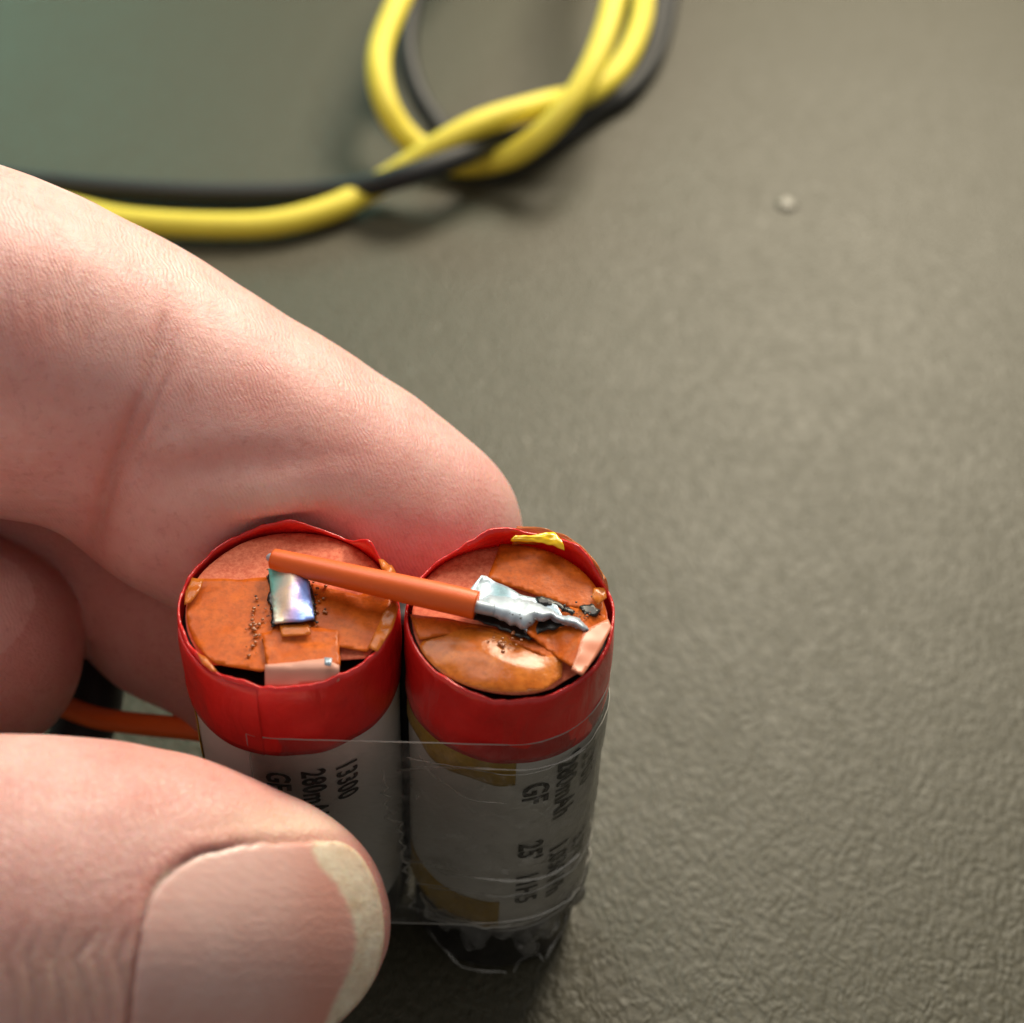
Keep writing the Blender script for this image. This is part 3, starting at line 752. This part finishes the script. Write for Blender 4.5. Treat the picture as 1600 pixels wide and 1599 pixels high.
red[:] = np.maximum(red, isidx*.28*np.exp(-((hx-430)/170)**2-((hy-620)/80)**2))
red[:] = np.maximum(red, isidx*.35*np.exp(-((hx-60)/90)**2-((hy-510)/60)**2))
pale[:] = np.maximum(pale, isidx*.35*np.exp(-((hx-480)/160)**2-((hy-780)/26)**2))
# thumb
THN = [(203, 1650), (205, 1590), (212, 1520), (222, 1450), (240, 1395), (275, 1355), (320, 1332), (380, 1320), (440, 1318), (495, 1316), (530, 1316), (558, 1332), (580, 1365), (594, 1405), (600, 1450), (597, 1492), (584, 1532), (560, 1568), (528, 1598), (480, 1635), (400, 1665), (300, 1680)]
ctr = Vector((0, 0, 0))
def closed_smooth(poly, n=6):
    P = [Vector((x, y, 0)) for x, y in poly]; out = []; m_ = len(P)
    for i in range(m_):
        a, b, c, d = P[i-1], P[i], P[(i+1) % m_], P[(i+2) % m_]
        for k in range(n):
            t = k/n; q = .5*((2*b)+(c-a)*t+(2*a-5*b+4*c-d)*t*t+(3*b-a-3*c+d)*t**3); out.append((q.x, q.y))
    return out
THN = [(x+(3.5*noise.noise(Vector((x*.05, y*.05, 3))) if x < 500 else 0), y+(3.5*noise.noise(Vector((x*.05, y*.05, 8))) if x < 500 else 0)) for x, y in closed_smooth(THN)]
def thumb_depth(X, Y):
    X = np.asarray(X, float); Y = np.asarray(Y, float)
    d = np.full(len(X), 7.0)
    for _ in range(60):
        P = cam_+d[:, None]*(nF+((X-800)/FPX)[:, None]*cr_-((Y-800)/FPX)[:, None]*cu_)
        s = chain(P, THU, .35, .84); d += np.clip(s, -.2, .5)*.8
    return np.minimum(d, 9.6)
gx, gy = np.meshgrid(np.arange(215, 590, 12), np.arange(1330, 1640, 12)); gx = gx.ravel(); gy = gy.ravel()
kin = np.array([inside((x, y), THN) and edist((x, y), THN) > 14 for x, y in zip(gx, gy)]); gx = gx[kin]; gy = gy[kin]
gd = thumb_depth(gx, gy)
def qb(X, Y):
    x = (np.asarray(X, float)-400)/150; y = (np.asarray(Y, float)-1450)/150
    return np.stack([np.ones_like(x), x, y, x*x, x*y, y*y], 1)
cf = np.linalg.lstsq(qb(gx, gy), gd, rcond=None)[0]
def nail_depth(X, Y): return qb(X, Y)@cf - .012
th = isth & (facing > -.1)
dn = pd(THN, True); inn = pin(THN) & th
push = np.zeros(len(hv)); nd = nail_depth(hx, hy)
tipw = np.clip((hx-500)/60, 0, 1)                        # the free edge stands clear of the flesh
want = np.maximum(nd+.022+.05*tipw-dep, 0)
push[inn] = want[inn]
out_ = (~inn) & th
# cuticle and side fold
fo = np.exp(-((dn-16)/13)**2)*(1-tipw*.85)*front
disp += out_*fo*.012
disp -= out_*np.exp(-(dn/6)**2)*.012*front*(1-tipw)
red[:] = np.maximum(red, th*.45*np.exp(-(dn/13)**2)*(1-.6*tipw))
tm = isth.astype(float)
groove([(365, 1306), (330, 1322), (290, 1345), (250, 1378), (228, 1405), (205, 1440)], 26, .020, tm*(~inn), .42, 1.8)
groove([(225, 1415), (190, 1430), (150, 1445)], 16, .008, tm, .15, 2.4)
for k in range(8):
    x0 = 8+k*24
    groove([(x0+30, 1440+8*math.sin(k*1.7)), (x0+12*math.sin(k), 1500), (x0+18+8*math.sin(k*2.1), 1560), (x0+22, 1640)], 6, .020*(1 if k % 2 else .5), tm, .22, 2.5)
for k in range(5):
    groove([(130+k*16, 1395+k*8), (190+k*6, 1372+k*9), (250, 1358+k*5)], 4, .005, tm*(~inn), .08, 2)
pale[:] = np.maximum(pale, tm*.9*np.exp(-(pd([(262, 1362), (244, 1392), (236, 1440)])/5)**2))
pale[:] = np.maximum(pale, tm*(~inn)*.65*np.exp(-((hx-450)/110)**2-((hy-1290)/35)**2))
pale[:] = np.maximum(pale, tm*(~inn)*.35*np.exp(-((hx-100)/130)**2-((hy-1540)/80)**2))
red[:] = np.maximum(red, tm*.42*np.exp(-(pd([(200, 1165), (300, 1190), (370, 1220), (420, 1245)])/45)**2))
red[:] = np.maximum(red, tm*.35*np.exp(-((hx-230)/70)**2-((hy-1250)/50)**2))
red[:] = np.maximum(red, tm*.55*tipw*(~inn))
red[:] = np.maximum(red, (~isidx & ~isth)*.40)
low = np.array([n3(p, 1.3, 3)+.5*n3(p, 3.1, 7) for p in hv[::1]]) if len(hv) < 400000 else np.zeros(len(hv))
disp += low*.012
hv2 = hv+hn*disp[:, None]+nF*push[:, None]
me = bpy.data.meshes.new('hand')
me.vertices.add(len(hv2)); me.vertices.foreach_set('co', hv2.astype(np.float32).ravel())
me.loops.add(len(hf)*4); me.loops.foreach_set('vertex_index', hf.astype(np.int32).ravel())
me.polygons.add(len(hf)); me.polygons.foreach_set('loop_start', (np.arange(len(hf))*4).astype(np.int32)); 
me.update(calc_edges=True); me.validate()
for nm, arr in (('redness', red), ('pale', pale), ('ridges', np.where(isidx, 1.0, 0.0))):
    a_ = me.attributes.new(nm, 'FLOAT', 'POINT'); a_.data.foreach_set('value', arr.astype(np.float32))
hand = link('hand', me, M['skin'])
tag(hand, 'bare left hand gripping the taped cells, thumb in front and forefinger behind', 'hand')

P, F, ring = sheet_geo(THN, 6)
X = np.array([p[0] for p in P]); Y = np.array([p[1] for p in P]); D = nail_depth(X, Y)
ee = np.array([edist(p, ring) for p in P]); D += np.array([.0016*noise.noise(Vector((x*.006, y*.10, 5))) for x, y in P]); D += .014*np.exp(-ee/5)*np.clip((560-X)/80, 0, 1)
nv = [atd(x, y, d) for x, y, d in zip(X, Y, D)]
me = pymesh('thumbnail', nv, [tuple(f) for f in F])
inner = [(492, 1290), (488, 1330), (502, 1358), (525, 1380), (540, 1408), (552, 1440), (557, 1470), (552, 1500), (540, 1530), (526, 1560), (508, 1600), (495, 1660), (700, 1660), (700, 1290)]
fe = [min(1, max(0, .5+(1 if inside(p, inner) else -1)*edist(p, inner)/7+.25*noise.noise(Vector((p[0]*.08, p[1]*.08, 0))))) for p in P]
a_ = me.attributes.new('free_edge', 'FLOAT', 'POINT'); a_.data.foreach_set('value', fe)
a2_ = me.attributes.new('bed', 'FLOAT', 'POINT'); a2_.data.foreach_set('value', [.75*math.exp(-((x-520)/75)**2)+.25*math.exp(-((y-1600)/60)**2) for x, y in P])
nl = link('thumbnail', me, M['nail']); 
av = sum((pl.normal for pl in me.polygons), Vector()) 
if av.dot(CF) > 0: me.flip_normals()
solid(nl, .022); nl.parent = hand

# ------------------------------------------------------------------ cable behind
S3 = lambda L_: [at(x, y, z) for x, y, z in L_]
yel = tube('yellow_wire', S3([(-420, 235, .2), (-200, 262, .2), (0, 300, .2), (100, 325, .2), (200, 346, .2), (330, 354, .2), (430, 350, .2), (520, 326, .22), (590, 290, .28), (640, 258, .5), (700, 220, .75), (760, 190, .85), (850, 164, .8), (915, 148, .5), (962, 114, .42), (992, 62, .45), (1005, 0, .5), (995, -90, .45), (930, -190, .8), (820, -230, 1.2), (720, -170, 1.4), (655, -60, 1.3), (620, 10, 1.15), (596, 70, 1.0), (592, 115, .9), (604, 165, .7), (630, 208, .45), (668, 240, .25), (710, 256, .2), (750, 256, .25), (800, 243, .45), (850, 208, .75), (895, 158, 1.05), (930, 95, 1.3), (955, 20, 1.5), (965, -60, 1.6), (940, -180, 1.5), (1000, -300, 1.0), (1150, -420, .5)]), .155, M['yellow'], n=12, seg=20)
tag(yel, 'bright yellow insulated wire looping in a loose knot behind the hand', 'wire')
blk = tube('black_wire', S3([(-420, 195, .17), (-200, 235, .17), (0, 278, .17), (100, 290, .17), (200, 298, .17), (300, 303, .17), (400, 304, .17), (500, 300, .2), (580, 290, .38), (650, 270, .60), (720, 244, .62), (780, 216, .5), (850, 196, .35), (910, 178, .25), (955, 152, .2), (995, 118, .15), (1020, 60, .15), (1026, -20, .25), (1000, -150, .6), (900, -260, 1.0), (780, -240, 1.2), (700, -130, 1.2), (660, -40, 1.0), (640, 30, .8), (636, 85, .62), (650, 140, .42), (675, 185, .28), (705, 222, .2), (770, 262, .17), (860, 222, .17), (925, 176, .17), (985, 138, .17), (1026, 80, .17), (1044, 10, .17), (1050, -60, .3), (1060, -200, .5), (1200, -420, .3)]), .138, M['black'], n=12, seg=20)
tag(blk, 'dull black insulated wire running alongside the yellow one through the knot', 'wire')

# ------------------------------------------------------------------ small clear drop on the table
bm = bmesh.new(); bmesh.ops.create_uvsphere(bm, u_segments=28, v_segments=14, radius=.13)
for v in bm.verts:
    r = math.hypot(v.co.x, v.co.y)
    v.co.z = max(v.co.z, -.02)*.42*(1-.35*max(0, 1-r/.09))
me = bpy.data.meshes.new('glue_drop'); bm.to_mesh(me); bm.free()
dr = link('glue_drop', me, mat('clear_glue', (.13, .12, .09), .35, Coat_Weight=.2)); p = at(1229, 321, .0); dr.location = (p.x, p.y, .012)
tag(dr, 'tiny clear round drop dried on the bare table, away from the wires', 'drop')
